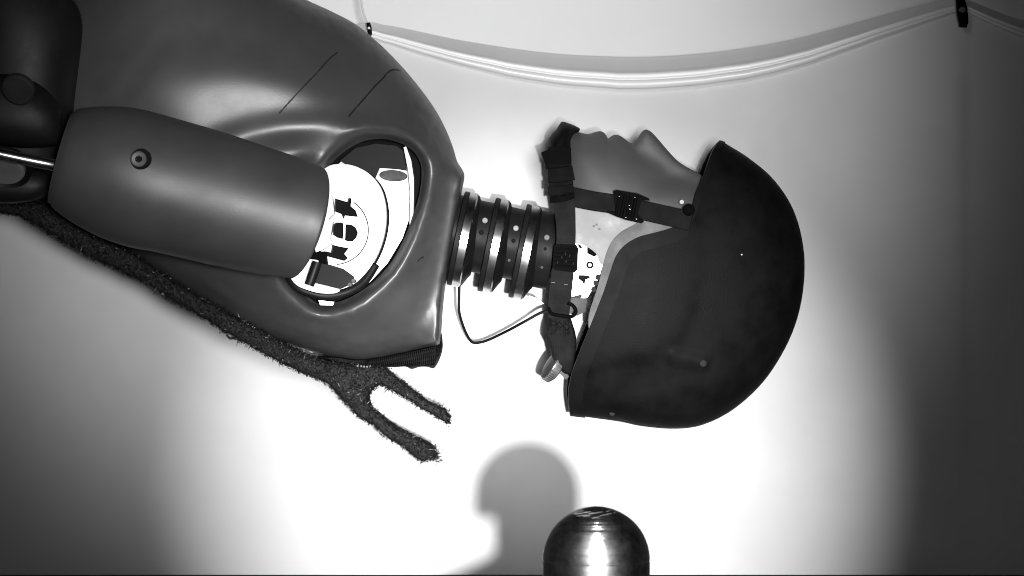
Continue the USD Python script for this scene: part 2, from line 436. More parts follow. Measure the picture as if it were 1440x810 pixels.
def torso_depth(P, u):
    s = np.sqrt(u) * .0007
    h = s * .95
    h = h + .018 * np.exp(-((P[:, 0] - 470) / 190) ** 2 - ((P[:, 1] - 300) / 150) ** 2)
    pts = shapely.points(P)
    d = shapely.distance(pts, hp); dr = shapely.distance(pts, ridge); dg = shapely.distance(pts, groove_r)
    below = 1 / (1 + np.exp((200 - P[:, 1]) / 8))
    h = h - .034 * np.exp(-(d / 8.5) ** 1.4) + .007 * np.exp(-((d - 20) / 11) ** 2)
    # shallow hollow in front of the armpit, between the ridge and the arm
    h = h - .014 * np.exp(-((P[:, 0] - 400) / 60) ** 2 - ((P[:, 1] - 222) / 22) ** 2)
    h = h - .007 * np.exp(-(dg / 12) ** 2)
    q = np.stack([(P[:, 0] - 350) * .97 + (P[:, 1] - 158) * .24, -(P[:, 0] - 350) * .24 + (P[:, 1] - 158) * .97], 1)
    # the flat of the chest beside the arm, and the flat flange along the collar
    w = np.exp(-((q[:, 0] / 150) ** 2 + (q[:, 1] / 62) ** 2) ** 1.6)
    pl = .126 - (P[:, 0] - 335) * .0007 * math.tan(math.radians(8)) - (P[:, 1] - 150) * .0007 * math.tan(math.radians(2))
    h = h * (1 - .93 * w) + .93 * w * pl
    dc = shapely.distance(pts, LineString([(650, 262), (634, 350), (622, 440), (617, 482)]))
    w = np.exp(-(dc / 26) ** 3)
    h = h * (1 - .9 * w) + .9 * w * (.058 - (P[:, 0] - 620) * .0007 * math.tan(math.radians(8)) + (300 - P[:, 1]) * .0007 * .02)
    h = h + .0085 * np.exp(-(dr / 11.5) ** 2) - .010 * np.exp(-((P[:, 0] - 405) / 55) ** 2 - ((P[:, 1] - 220) / 17) ** 2)
    # faint crease across the ribs
    dc = shapely.distance(pts, LineString([(165, 140), (195, 100), (228, 62)]))
    h = h - .0022 * np.exp(-(dc / 9) ** 2)
    return np.maximum(h, .001)


P, T, on = flat_mesh(tp)
u = poisson(P, T, on)
ho = np.array(hp.exterior.coords)[:-1]
ring_tp = Polygon(tp.exterior.coords, [hp.exterior.coords])
P2, T2, on2 = flat_mesh(ring_tp, edge=3, step=6, insets=(1.4, 3, 4.6, 6.4, 8.6, 11, 14, 17.5, 21.5, 26))
from scipy.interpolate import LinearNDInterpolator, NearestNDInterpolator
inT = np.unique(T)
ui = LinearNDInterpolator(P[inT], u[inT])(P2); ui = np.where(np.isnan(ui), NearestNDInterpolator(P[inT], u[inT])(P2), ui)
h2 = torso_depth(P2, ui)
dout = edge_dist(P2, tp); dh = shapely.distance(shapely.points(P2), hp)
outer_edge = on2 & (dout < dh); hole_edge = on2 & ~outer_edge
h2[outer_edge] = 0
h2 = blur(T2, h2, outer_edge, 6)
nT = len(P2)
Vf = at(P2[:, 0], P2[:, 1], -h2)
Vi = at(P2[:, 0], P2[:, 1], -h2 + .0)  # the lip turns in: a short wall
c0 = np.array([498, 315.])
Q = P2 + (P2 - c0) * .10
Vw = at(Q[:, 0], Q[:, 1], -h2 + .022)
e = np.sort(np.vstack([T2[:, [0, 1]], T2[:, [1, 2]], T2[:, [2, 0]]]), 1); ue, ne = np.unique(e, axis=0, return_counts=True)
be = ue[ne == 1]; he = be[hole_edge[be].all(1)]
wall = np.vstack([np.stack([he[:, 0], he[:, 1], he[:, 1] + nT], 1), np.stack([he[:, 0], he[:, 1] + nT, he[:, 0] + nT], 1)])
# far half
back_h = .15 * np.tanh(np.sqrt(u) * .0007 / .15)
VB = at(P[:, 0], P[:, 1], 0) + np.stack([0 * back_h, np.where(on, 0, back_h), 0 * back_h], 1)
tors = trimesh.Trimesh(np.vstack([Vf, Vw, VB]), np.vstack([T2[:, ::-1], wall, T + 2 * nT]), process=False)
tors.merge_vertices(digits_vertex=6); tors.remove_unreferenced_vertices()
tors.fix_normals()
part(dummy, 'torso', tors, M['skin'], 50)
surf = NearestNDInterpolator(P2[np.unique(T2)], h2[np.unique(T2)])
surfl = LinearNDInterpolator(P2[np.unique(T2)], h2[np.unique(T2)])
# the dark inside of the torso behind the opening
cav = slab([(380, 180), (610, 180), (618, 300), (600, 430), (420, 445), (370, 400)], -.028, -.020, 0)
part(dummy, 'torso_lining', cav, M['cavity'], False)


def pen(pts, w):
    p = spline(pts, False, 8); h = surfl(p)
    q = at(p[:, 0], p[:, 1], -h - .0003)
    d = np.gradient(p, axis=0); d /= np.linalg.norm(d, axis=1, keepdims=True)
    n = np.stack([-d[:, 1], d[:, 0]], 1); ww = w * (.75 + .5 * rng.random(len(p)))
    L = p + n * ww[:, None] / 2; Rr = p - n * ww[:, None] / 2
    V = np.stack([at(L[:, 0], L[:, 1], -surfl(L) - .0004), at(Rr[:, 0], Rr[:, 1], -surfl(Rr) - .0004)], 0)
    return thick_sheet(V, .0004)


for pts in ([(392.6, 159.4), (409, 141), (430, 118.5), (447, 101), (462, 84), (475, 73.5)], [(490, 164), (510, 141), (527, 121.5), (539, 109.6), (544, 103), (552.6, 98), (564, 99.5)]):
    part(dummy, 'pen_mark', pen(pts, 2.3), M['pen'], False)
part(dummy, 'pen_mark', pen([(587, 368), (591, 364), (596, 361)], 1.6), M['pen'], False)

# knitted trim below the collar edge
TR = [(619, 463), (622, 474), (622.5, 491), (617, 508), (610, 518), (601, 516), (590, 516), (579, 519), (570, 515.5), (556, 516.5), (541, 516), (520, 517), (495, 514), (470, 510), (445, 502), (470, 500), (500, 504), (536, 502), (563, 496), (590, 490), (612, 485), (615, 474)]
mm, _ = inflate(Polygon(spline(TR, n=4)), lambda P, u: .060 * np.tanh(np.sqrt(u) * .0007 / .01) + 0.0, 0.0, edge=2, step=4, insets=(1.2, 3))
part(dummy, 'collar_trim', mm, M['knit'], 40)
# its ribs
for k in range(34):
    t = k / 33
    x = 612 - t * 92; y1 = np.interp(x, [520, 563, 590, 612], [506.5, 498.5, 492.5, 487.5]); y0 = np.interp(x, [520, 541, 579, 600, 612], [515, 514, 515, 514.5, 513])
    part(dummy, 'trim_rib', tube([at(x, y1, -.062), at(x - .8, (y0 + y1) / 2, -.064), at(x - 1.6, y0, -.061)], .0009, 6, 2), M['knit'], True)

# upper arm: lofted sections, the open end bulging towards the shoulder on the near side
TOP = spline([(105, 158), (111, 153.5), (134, 150.5), (170, 150), (205, 155), (253, 168), (308, 184), (360, 201), (413, 219), (443, 230), (452, 235)], False, 10)
BOT = spline([(70, 286), (73, 291), (87, 303), (112, 319), (144, 335), (180, 347), (225, 356), (289, 371), (353, 384), (395, 390), (405, 391)], False, 10)
n = 60
TOP = np.array([LineString(TOP).interpolate(t, True).coords[0] for t in np.linspace(0, 1, n)])
BOT = np.array([LineString(BOT).interpolate(t, True).coords[0] for t in np.linspace(0, 1, n)])
AY = -.18
rows = []
SD = 64
A = np.linspace(0, 2 * np.pi, SD, endpoint=False)


def arm_section(k, s, grow=1.0, push=0.0):
    c = (TOP[k] + BOT[k]) / 2; r = (TOP[k] - BOT[k]) / 2 * grow
    ax = np.array([r[1], -r[0]]); ax = -ax / np.linalg.norm(ax)
    if ax[0] < 0: ax = -ax
    hw = np.linalg.norm(r) * .0007 * .92
    bulge = -5 + 27 * s
    px = c[0] + r[0] * np.cos(A) + ax[0] * (bulge * np.sin(A) + push); py = c[1] + r[1] * np.cos(A) + ax[1] * (bulge * np.sin(A) + push)
    return at(px, py, AY - hw * np.sin(A))


for g, pu in ((.55, 3), (.80, 1), (.92, -2), (.97, -3.0), (.99, -2)): rows.append(arm_section(0, 0, g, pu))
for k in range(n): rows.append(arm_section(k, k / (n - 1)))
for g, pu in ((.995, 2.0), (.975, 3.6), (.95, 4.4), (.92, 4.6), (.88, 4), (.84, 1), (.8, -20), (.5, -24)): rows.append(arm_section(n - 1, 1, g, pu))
armm = skin(np.vstack(rows), len(rows), SD)
# counterbore for the bolt
bc = at(198, 223.5, AY)
hwb = .055
cut = lathe([(-.2, .0098), (.012, .0098)], at(198, 223.5, AY - .060) , (0, 1, 0), 40)
try:
    am = to_m3(armm) - to_m3(cut)
    t_ = am.to_mesh(); armm = trimesh.Trimesh(t_.vert_properties[:, :3], t_.tri_verts, process=False)
except AssertionError:
    print('arm boolean failed')
arm = part(dummy, 'upper_arm', armm, M['arm'], 40)
bq = at(196, 224, AY - .049)
bolt = lathe([(-.002, .001), (-.002, .0028), (-.0062, .0032), (-.0068, .0060), (-.0060, .0072), (.010, .0072)][::-1], bq, (0, 1, 0), 32)
part(arm, 'bolt_recess', lathe([(-.0004, .0001), (-.0004, .0097), (.001, .0097), (.001, .0001)], at(198, 223.5, AY - .0482), (0, 1, 0), 36), M['cavity'])
bolt_path = part(arm, 'bolt', bolt, M['boltm'], 40)
part(bolt_path, 'hex_socket', lathe([(-.0025, .0001), (-.0025, .003), (-.0022, .003)], bq, (0, 1, 0), 6), M['cavity'], False)

# shoulder mechanism inside the opening
part(dummy, 'shoulder_back_plate', slab([(470, 236), (492, 216), (520, 207), (552, 209), (572, 222), (579, 250), (578, 300), (566, 335), (545, 370), (520, 397), (495, 410), (470, 380)], -.070, -.062, .001, [circle(553, 247, 20, 28, 8, .06)]), M['white'], 30)
part(dummy, 'shoulder_bore', lathe([(0, .0001), (0, .0165), (.004, .0165), (.004, .0001)], at(553, 249, -.058), (0, 1, .3), 32), M['greymetal'])
part(dummy, 'shoulder_shield', slab([(478, 226), (500, 208), (528, 202), (556, 205), (571, 214), (572, 240), (560, 238), (534, 236), (528, 250), (500, 240)], -.075, -.0712, .0008), M['shade'], 30)
part(dummy, 'shoulder_blade', slab([(567.5, 207), (571, 206), (578, 225), (582, 252), (581, 300), (576, 316), (577, 270), (574, 240)], -.105, -.075, .0008), M['white'], 30)
CUP = [(448, 246), (458, 236), (470, 231), (488, 231), (505, 236), (521, 246), (534, 262), (541, 283), (543, 306), (540, 330), (532, 355), (519, 378), (502, 396), (488, 404), (460, 410), (430, 404), (412, 396), (425, 330), (436, 280)]
slots = [np.array([(471, 279), (488, 284), (490, 278), (494, 279), (493, 290), (500, 296), (503, 305), (485, 303), (483, 308), (480, 301), (470, 297), (470, 288)]),
         np.array([(472, 313), (480, 313), (486, 315.5), (494, 316), (500, 320), (503, 327), (501, 334), (496, 339), (488, 339), (482, 336), (474, 334), (468, 330), (466.5, 322), (468, 316)]),
         np.array([(467, 344), (474, 346), (490, 349), (484, 357), (489, 363), (484, 367), (462, 361), (452, 358), (455, 353), (465, 355)])]
part(dummy, 'shoulder_cup', slab(spline(CUP, n=4), -.107, -.082, .0016, slots), M['white'], 30)
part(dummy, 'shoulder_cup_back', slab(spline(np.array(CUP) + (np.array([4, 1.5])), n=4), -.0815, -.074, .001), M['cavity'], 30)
arc = [at(470 + 48 * math.cos(a), 324 + 48 * math.sin(a), -.1074) for a in np.linspace(-.95, 1.5, 26)]
part(dummy, 'cup_seam', tube(arc, .00045, 6, 2), M['cavity'], True)
part(dummy, 'slot_web', slab([(483, 312), (486, 312), (485, 341), (482, 341)], -.100, -.085, .0003), M['greymetal'], 30)
part(dummy, 'clevis', slab([(440, 262), (456, 268), (467, 276), (470, 300), (462, 308), (468, 312), (464, 336), (468, 342), (452, 352), (440, 356), (425, 350), (430, 300)], -.125, -.108, .0015), M['white'], 30)
part(dummy, 'clevis_knob', slab([(437, 351), (443, 350), (444, 356), (449, 353), (458, 355), (460, 372), (449, 370), (448, 366), (436, 364)], -.128, -.109, .001), M['black'], 30)
part(dummy, 'stop_bracket', slab([(444, 370), (462, 372), (482, 378), (497, 389), (499, 396), (488, 402), (478, 406.5), (460, 402), (443, 398)], -.122, -.110, .0015), M['shade'], 30)
part(dummy, 'stop_pin', tube([at(446, 369, -.130), at(441, 384, -.131), at(435, 401, -.131)], .0046, 16, 3), M['dark'], 40)
for q in ((497, 395), (492, 400)): part(dummy, 'stop_bolt', lathe([(0, .0001), (0, .002), (.004, .002), (.004, .0001)], at(*q, -.128), (.2, 1, 0), 14), M['steel'])
part(dummy, 'shoulder_tray', slab(spline([(408, 388), (420, 388), (440, 398), (462, 403), (478, 408), (468, 413), (450, 412.5), (432, 408), (416, 400)], n=4), -.116, -.1085, .0008), M['white'], 30)
part(dummy, 'shoulder_rim', tube([at(404, 384, -.10), at(416, 402, -.11), at(436, 412, -.112), (at(462, 416, -.112)), at(490, 410, -.110), at(512, 396, -.105), at(528, 372, -.1)], .0042, 10, 6), M['dark'], True)
part(dummy, 'shoulder_tab', slab([(447.5, 422), (470, 424.5), (468, 430), (450, 429)], -.128, -.122, .0006), M['white'], 30)
# humerus rod and the joints below the arm
part(dummy, 'arm_rod', tube([at(-30, 210, -.205), at(0, 216.5, -.204), at(40, 225, -.200), at(78, 232.5, -.195), at(110, 239, -.18)], .0055, 20, 3), M['steel'], True)
DK = lambda H: (lambda P, u: H * np.tanh(np.sqrt(u) * .0007 / H))
mm, _ = inflate(Polygon(spline([(-60, -60), (60, -60), (100, -6), (112, 16), (116, 40), (114, 80), (110, 115), (106, 150), (102, 200), (98, 270), (60, 285), (0, 285), (-60, 285)])), DK(.10), -.075, edge=4, step=10)
part(dummy, 'pelvis', mm, M['dark'], 50)
mm, _ = inflate(Polygon(spline([(-60, 110), (0, 104), (30, 108), (60, 122), (84, 150), (88, 175), (84, 200), (70, 206), (45, 208), (20, 207), (-10, 203), (-60, 196)])), DK(.045), -.145, edge=3, step=8)
part(dummy, 'hand', mm, M['dark'], 50)
part(dummy, 'hand_disc', lathe([(.004, .0160), (0, .0155), (-.0015, .0135), (-.0015, .0001)], at(25, 127, -.186), (0.15, 1, .62), 36), M['shade'])
mm, _ = inflate(Polygon(spline([(-60, 232), (0, 232), (35, 236), (62, 240), (74, 255), (70, 270), (55, 280), (30, 285), (0, 286), (-60, 284)])), DK(.04), -.12, edge=3, step=8)
part(dummy, 'forearm', mm, M['dark'], 50)
part(dummy, 'elbow_disc', lathe([(.006, .022), (0, .022), (-.002, .0205), (-.002, .0001)], at(2, 238, -.165), (.1, .55, .8), 36), M['jaw'])
part(dummy, 'elbow_ring', lathe([(.005, .022), (0, .0255), (.008, .0265), (.012, .024)], at(4, 241, -.163), (.1, .55, .8), 36), M['dark'])

# neck
ax2 = np.array([.98, .2]); nn2 = np.array([-.2, .98])
AX = np.array([.98, 0, -.2])
U = .0007
c1 = np.array([653.5, 337.0])
neck = part(dummy, 'neck', lathe([(-.03, .001), (-.03, 55 * U), (0, 51 * U), (90 * U, 50 * U), (100 * U, 54 * U), (126 * U, 54 * U), (128 * U, 30 * U), (150 * U, 24 * U)], at(*(c1 - 8 * nn2)), AX, 56), M['rubber'])
for k in range(3):
    c = c1 + ax2 * (44.3 * k)
    R_ = 67.5 * U
    part(neck, 'neck_disc', lathe([(-13 * U, .02), (-13 * U, R_ - .0018), (-12 * U, R_ - .0004), (-6.1 * U, R_ - .0004), (-6.1 * U, .02)], at(*c), AX, 72), M['rubber'], 30)
    part(neck, 'neck_ring', lathe([(-6 * U, .02), (-6 * U, R_ - .0012), (-5 * U, R_), (5.5 * U, R_), (7 * U, R_ - .0012), (7 * U, .02)], at(*c), AX, 72), M['steel'], 30)
    part(neck, 'neck_spacer', lathe([(7.2 * U, .02), (7.2 * U, R_ - .0014), (9 * U, R_ - .0026), (15 * U, R_ - .011), (18 * U, R_ - .014), (18 * U, .02)], at(*c), AX, 72), M['rubber'], 30)
for (x, y), r, mt in (((682, 310), 4, 'jaw'), ((677, 327), 3.4, 'cavity'), ((725.5, 321), 4, 'jaw'), ((722, 338.5), 2.9, 'cavity'), ((716, 366), 2.6, 'dark'), ((769, 334), 4, 'face'), ((766.6, 350), 2.6, 'cavity'), ((762, 376), 2.6, 'dark')):
    part(neck, 'neck_screw', lathe([(-.0016, .0001), (-.0016, r * U * .8), (-.001, r * U), (.012, r * U)], at(x, y, -.0365), (0, 1, 0), 16), M[mt])
part(neck, 'neck_cable', tube([at(646, 400, -.01), at(645.5, 420, .03), at(646, 440, .06), at(653, 463, .09), at(661, 478, .10), at(668, 482, .10), at(684, 479, .10), at(712, 466, .09), at(738, 452, .06), at(760, 440, .0), at(775, 436, -.04)], 2.0 * U, 10, 8), M['cable'], True)
part(neck, 'neck_mount', slab([(744, 416), (756, 420), (764, 427), (760, 428), (746, 421)], -.012, .01, .001), M['steel'], 30)

# head
FACE = [(785, 212), (796, 196), (806, 188), (813, 185.5), (820, 187), (828, 188), (836, 185.5), (843, 184), (849, 185.7), (853, 190.5), (855.2, 194.6), (859, 191.5), (865.5, 189), (873, 191), (881, 196.7), (887, 200.5), (891, 200.5), (895.5, 196.2), (901, 186.7), (906.5, 182), (911.5, 182.7), (917, 186), (926, 195.7), (939, 211), (954, 226.7), (970, 236.7), (985, 245), (1030, 278), (1062, 330), (1075, 390), (1058, 460), (1000, 520), (930, 540), (875, 510), (862, 460), (858, 420), (852, 370), (835, 350), (800, 345), (783, 325), (779, 280), (780, 240)]
fp = Polygon(spline(FACE, n=5))
fbase = Polygon(np.vstack([spline(FACE[1:16], False, 5), [(900, 210), (920, 222), (950, 238), (985, 250)], spline(FACE[27:], False, 5), [FACE[0]]])).buffer(0)
DP = {}


def face_depth(P, u):
    d = edge_dist(P, fp)
    d2 = np.where(shapely.contains_xy(fbase, P[:, 0], P[:, 1]), shapely.distance(shapely.points(P), fbase.exterior), 0)
    h = .072 * np.sin(np.pi / 2 * np.clip(d2 / 88, 0, 1) ** .72)
    tri = Delaunay(P).simplices
    h = blur(tri, h, d < 1.0, 14)
    hn = .0135 * (1 - np.exp(-d / 3.5)) * np.clip((P[:, 0] - 880) / 14, 0, 1)
    h = .0022 * np.logaddexp(h / .0022, hn / .0022) - .0022 * math.log(2) * np.exp(-d / 3)
    h = h - .009 * np.exp(-((P[:, 0] - 938) / 30) ** 2 - ((P[:, 1] - 252) / 12) ** 2)
    h = h + .004 * np.exp(-((P[:, 0] - 930) / 45) ** 2 - ((P[:, 1] - 282) / 12) ** 2)
    dm = shapely.distance(shapely.points(P), LineString([(855, 192), (857, 205), (852, 213)]))
    h = h - .0035 * np.exp(-(dm / 4) ** 2)
    h = blur(tri, h, d < 1.0, 2)
    return np.maximum(h, .0008)


mm, _ = inflate(fp, face_depth, 0.0, edge=2.0, step=4.0, insets=(1.4, 3, 5, 8, 12))
mm = trimesh.smoothing.filter_taubin(mm, .5, .53, 6)
head = part(dummy, 'head', mm, M['face'], 60)
jaw = slab(spline([(800, 282), (840, 290), (880, 300), (905, 308), (890, 318), (874, 328), (864, 342), (856, 362), (846, 372), (838, 356), (820, 344), (806, 340), (800, 320)], n=4), -.0765, -.04, .004)
part(head, 'jaw_side', jaw, M['jaw'], 40)
CAPB = [(950, 300), (946, 322), (925, 328), (905, 332), (886, 342), (874, 356), (866, 376), (852, 414), (838, 446), (829, 462), (829, 440), (838, 412), (846, 384), (853, 356), (862, 338), (874, 326), (892, 316), (908, 308)]
part(head, 'skull_cap', slab(spline(CAPB, n=3), -.086, -.05, .003), M['cap'], 40)
plate = [(810, 340), (818, 341), (828, 347), (850, 358), (848, 372), (842, 392), (836, 402), (826, 419), (818, 414), (806, 417), (800, 416), (800, 345)]
hp_ = part(head, 'skull_plate', slab(plate, -.066, -.05, .001, [circle(829.5, 372.6, 5.2, 20)]), M['white'], 30)
part(hp_, 'plate_screw', lathe([(0, .0001), (0, .0017), (.012, .0017)], at(829.5, 372.6, -.0665), (0, 1, 0), 14), M['white'])
part(hp_, 'screw_seat', lathe([(0, .0001), (0, .0034), (.003, .0034)], at(829.5, 372.6, -.062), (0, 1, 0), 20), M['cavity'])
part(hp_, 'plate_cap_screw', slab([(826, 347), (839, 352), (841, 357), (836, 361), (826, 356)], -.072, -.0665, .001), M['black'], 30)
part(hp_, 'plate_notch', slab([(814, 387), (821, 387), (828, 388), (830, 391), (823, 393), (822, 401), (819, 396), (814, 392)], -.0672, -.0655, .0003), M['cavity'], 30)
part(hp_, 'plate_notch', slab([(812, 343), (816, 344), (819, 349), (815, 349)], -.0672, -.0655, .0003), M['cavity'], 30)
for q in ((838, 398), (841, 390), (835, 407)): part(hp_, 'plate_bolt', lathe([(0, .0001), (0, .0026), (.004, .0026)], at(*q, -.071), (.3, 1, 0), 14), M['dark'])
part(head, 'skull_bracket', slab([(797, 418), (826, 420), (823, 438), (812, 444), (797, 440)], -.060, -.04, .001), M['dark'], 30)
part(head, 'face_stud', lathe([(-.003, .0001), (-.002, .0020), (0, .0025), (.004, .0025)], at(958.7, 284, -.0745), (0, 1, 0), 16), M['white'])
for q in ((835, 318), (843, 322), (839, 316)): part(head, 'jaw_dent', lathe([(-.0004, .0001), (-.0003, .0012), (.002, .0013)], at(*q, -.0769), (0, 1, 0), 10), M['face'])

# ---------------------------------------------------------------- the helmet
helmet = thing('helmet', 'matte black ballistic helmet with ear flare worn by the dummy', 'helmet', at(960, 602, 0))
VIS = [(1012, 198.5), (1029, 207), (1052, 221.5), (1084, 248), (1108, 280), (1122, 312), (1130, 349), (1131.5, 381), (1128, 418), (1119, 455), (1103, 492), (1079, 530), (1052, 559), (1020, 583), (983, 599), (946, 603), (904, 599.5), (872, 593), (840, 588.5), (822, 586), (806, 584)]
HID = [(770, 578), (738, 535), (722, 470), (725, 390), (748, 310), (792, 250), (850, 212), (920, 194), (972, 192)]
ho_ = Polygon(spline(VIS + HID, n=6))
flare = Polygon(spline([(994, 318), (988, 370), (980, 413), (970, 450), (958, 478), (934, 496), (893, 507), (840, 517), (780, 540), (740, 500), (740, 380), (800, 300), (940, 300)], n=5))
lug = LineString([(948, 501), (989, 511)])


def helm_depth(extra, top_=0.0):
    def f(P, u):
        s = np.sqrt(u) * .0007
        h = .128 * np.tanh(s / .128 * 1.02)
        pts = shapely.points(P)
        d = shapely.distance(pts, flare.exterior) * np.where(shapely.contains_xy(flare, P[:, 0], P[:, 1]), 1, -1)
        h = h + .0065 / (1 + np.exp(-d / 5)) * np.clip((1010 - P[:, 0]) / 90, .25, 1)
        dl = shapely.distance(pts, lug)
        h = h + extra * (.0035 / (1 + np.exp((dl - 9) / 1.0)))
        return np.maximum(h - top_, .001)
    return f


kw = dict(edge=3.0, step=5.5, insets=(1.8, 4, 7, 11, 16))
outer, _ = inflate(ho_, helm_depth(1), 0.0, **kw)
outer2, _ = inflate(ho_.buffer(1.6), helm_depth(1, -.0013), 0.0, edge=3.5, step=7)
inner, _ = inflate(ho_.buffer(-9.5), helm_depth(0, .0075), 0.0, edge=4, step=9)
RIM = [(1016, 196, 0), (1005, 213, -.05), (993, 249, -.09), (983, 275, -.11), (978, 295, -.12), (968, 312, -.125), (946, 322, -.125), (922, 329, -.125), (900, 335, -.125), (882, 346, -.125), (870, 361, -.125), (862, 383, -.125), (851, 416, -.125), (833, 461, -.12), (818, 498, -.11), (806, 532, -.09), (802, 560, -.06), (805, 590, 0)]
rimw = np.array([at(*q)[[0, 2]] for q in RIM]); rimw = spline(rimw, False, 5)
rimw = np.vstack([rimw[0] + (rimw[0] - rimw[1]) * 12, rimw, rimw[-1] + (rimw[-1] - rimw[-2]) * 12])
cutp = Polygon(np.vstack([rimw, [at(600, 760)[[0, 2]], at(500, 400)[[0, 2]], at(600, 60)[[0, 2]], at(1000, 60)[[0, 2]]]])).buffer(0)


def prism(poly):
    g = poly if poly.geom_type == 'Polygon' else max(poly.geoms, key=lambda q: q.area)
    m = m3.Manifold.extrude(m3.CrossSection([np.array(g.exterior.coords)[:-1]], m3.FillRule.EvenOdd), 1.0).translate([0, 0, -.5])
    return m.rotate([90, 0, 0])


def tm(man):
    q = man.to_mesh(); return trimesh.Trimesh(q.vert_properties[:, :3], q.tri_verts, process=False)


mo, mi, mo2 = to_m3(outer), to_m3(inner), to_m3(outer2)
shell = mo - mi - prism(cutp)
hs = part(helmet, 'shell', tm(shell), M['helmet'], 40)
band = (mo2 - mi) ^ prism(cutp.buffer(.0125))
band = band - prism(cutp.buffer(-.0016))
# only the nape and ear edge wears the wide band
keep = m3.Manifold.cube([.5, 1, .8]).translate([float(at(690, 0)[0]), -.5, float(at(0, 620)[2])])
keep = keep ^ prism(Polygon([at(*q)[[0, 2]] for q in ((700, 340), (905, 325), (960, 300), (960, 345), (925, 352), (890, 372), (842, 520), (836, 640), (700, 640))]))
part(helmet, 'rim_band', tm((band ^ keep) - shell.scale([1, 1, 1])), M['rim'], 40)
front = band ^ prism(cutp.buffer(.004)) ^ prism(Polygon([at(*q)[[0, 2]] for q in ((960, 330), (1040, 330), (1080, 180), (940, 180))]))
part(helmet, 'brim_trim', tm(front - shell), M['rim'], 40)
hd = lambda x, y: float(.0)
bol = lambda x, y, Y, r, name, mt, lab=None: part(helmet, name, lathe([(-.0016, .0001), (-.0016, r * .5), (-.0010, r * .9), (0, r), (.006, r)], at(x, y, Y), (0, 1, 0), 20), M[mt])


def helm_y(x, y):
    """depth of the outer shell's near face at a photograph point."""
    o = at(x, y, -1.0); dvec = at(x, y, 0.0) - o
    loc, _, _ = outer.ray.intersects_location([o], [dvec / np.linalg.norm(dvec)], multiple_hits=True)
    return float(loc[:, 1].min())


bol(989, 511, helm_y(989, 511), .0036, 'bolt', 'shade')
bol(861, 581, helm_y(861, 581) + .0005, .0030, 'bolt', 'shade')
bol(1043, 358, helm_y(1043, 358), .0010, 'stud', 'white')
for q, a, L in (((917, 424), .5, 14), ((951, 415), -1.2, 7), ((921, 440), .2, 6), ((873, 377), .3, 8), ((1040, 428), 1.0, 3), ((905, 565), .2, 4)):
    p = np.array([(q[0] - L / 2 * math.cos(a), q[1] + L / 2 * math.sin(a)), q, (q[0] + L / 2 * math.cos(a), q[1] - L / 2 * math.sin(a) + 1.5)])
    part(helmet, 'scratch', tube([at(x, y, helm_y(x, y) - .0001) for x, y in p], .00025, 5, 3), M['rim'], True)

# straps
V3 = lambda L: [at(*q) for q in L]
ST = lambda *L: np.array([at(*q) for q in L])
w30 = 32 * U
chin = part(helmet, 'chin_strap', ribbon(ST((787, 208, -.080), (787, 228, -.088), (788, 250, -.092), (791, 275, -.096)), np.array([31, 32, 33, 33]) * U, .0028), M['webdark'], 40)
part(helmet, 'cheek_strap', ribbon(ST((792, 272, -.094), (794, 292, -.095), (795.5, 312, -.095), (796, 335, -.094), (794, 360, -.092), (791, 385, -.09), (788, 410, -.088), (786, 434, -.086), (786, 447, -.086)), np.array([31, 29, 27, 26, 27, 30, 31, 30, 29]) * U, .0024), M['web'], 40)
part(helmet, 'side_strap', ribbon(ST((792, 274, -.088), (830, 282, -.0865), (862, 287, -.088), (900, 295, -.092), (940, 304, -.097), (972, 311, -.102)), 26.5 * U, .0024), M['webside'], 40)
mm, _ = inflate(Polygon(spline([(815.5, 181), (812, 178.5), (803, 174.5), (792, 171), (788, 173), (783, 181), (776, 189), (772, 196), (771.3, 208), (772, 222), (788, 224), (803, 222), (803, 206), (803, 196), (808, 187.5), (814, 185.5)], n=4)), lambda P, u: .084 * np.tanh(np.sqrt(u) * .0007 / .010), 0.0, edge=1.5, step=3, insets=(1, 2.4, 4.5))
part(chin, 'chin_wrap', mm, M['webdark'], 50)
# folds of the chin strap and its slider
part(helmet, 'strap_slider', slab([(761, 214), (772, 210), (803, 213), (804, 226), (800, 231), (772, 231), (772, 236), (768, 237), (766, 228)], -.094, -.076, .0015), M['black'], 30)
for yy, yb in ((236, 256), (262, 274)):
    part(helmet, 'strap_loop', ribbon(ST((771, (yy + yb) / 2 + 1, -.099), (788, (yy + yb) / 2, -.102), (806, (yy + yb) / 2 - 3, -.098)), (yb - yy) * U, .003), M['webdark'], 40)
part(helmet, 'strap_loop', ribbon(ST((774, 281, -.100), (790, 280, -.103), (807, 275, -.1)), 8 * U, .003), M['black'], 40)
bk = part(helmet, 'buckle', slab([(863, 268), (868, 267), (897, 272), (913, 279), (914, 282), (903, 281), (897, 300), (906, 311), (903, 314), (880, 309), (866, 304), (855, 299), (854, 296), (866, 297)], -.1, -.093, .0016), M['black'], 30)
for k in range(4):
    part(bk, 'buckle_bar', tube([at(872 + k * 7.5, 272 + k * 1.6, -.1015), at(866 + k * 7.5, 303 + k * 1.4, -.1015)], .0014 + .0004 * (k % 2), 8, 2), M['black'], True)
for q in ((871, 276), (885, 289), (886, 294), (893, 278), (880, 306), (895, 308)):
    part(bk, 'buckle_tooth', box(at(*q, -.102), (.0016, .002, .0009), .2, .0003), M['greymetal'])
part(helmet, 'snap_button', lathe([(-.004, .0001), (-.0035, .0035), (-.002, .0055), (.006, .0058)], at(969, 295, -.107), (0, 1, 0), 24), M['black'])
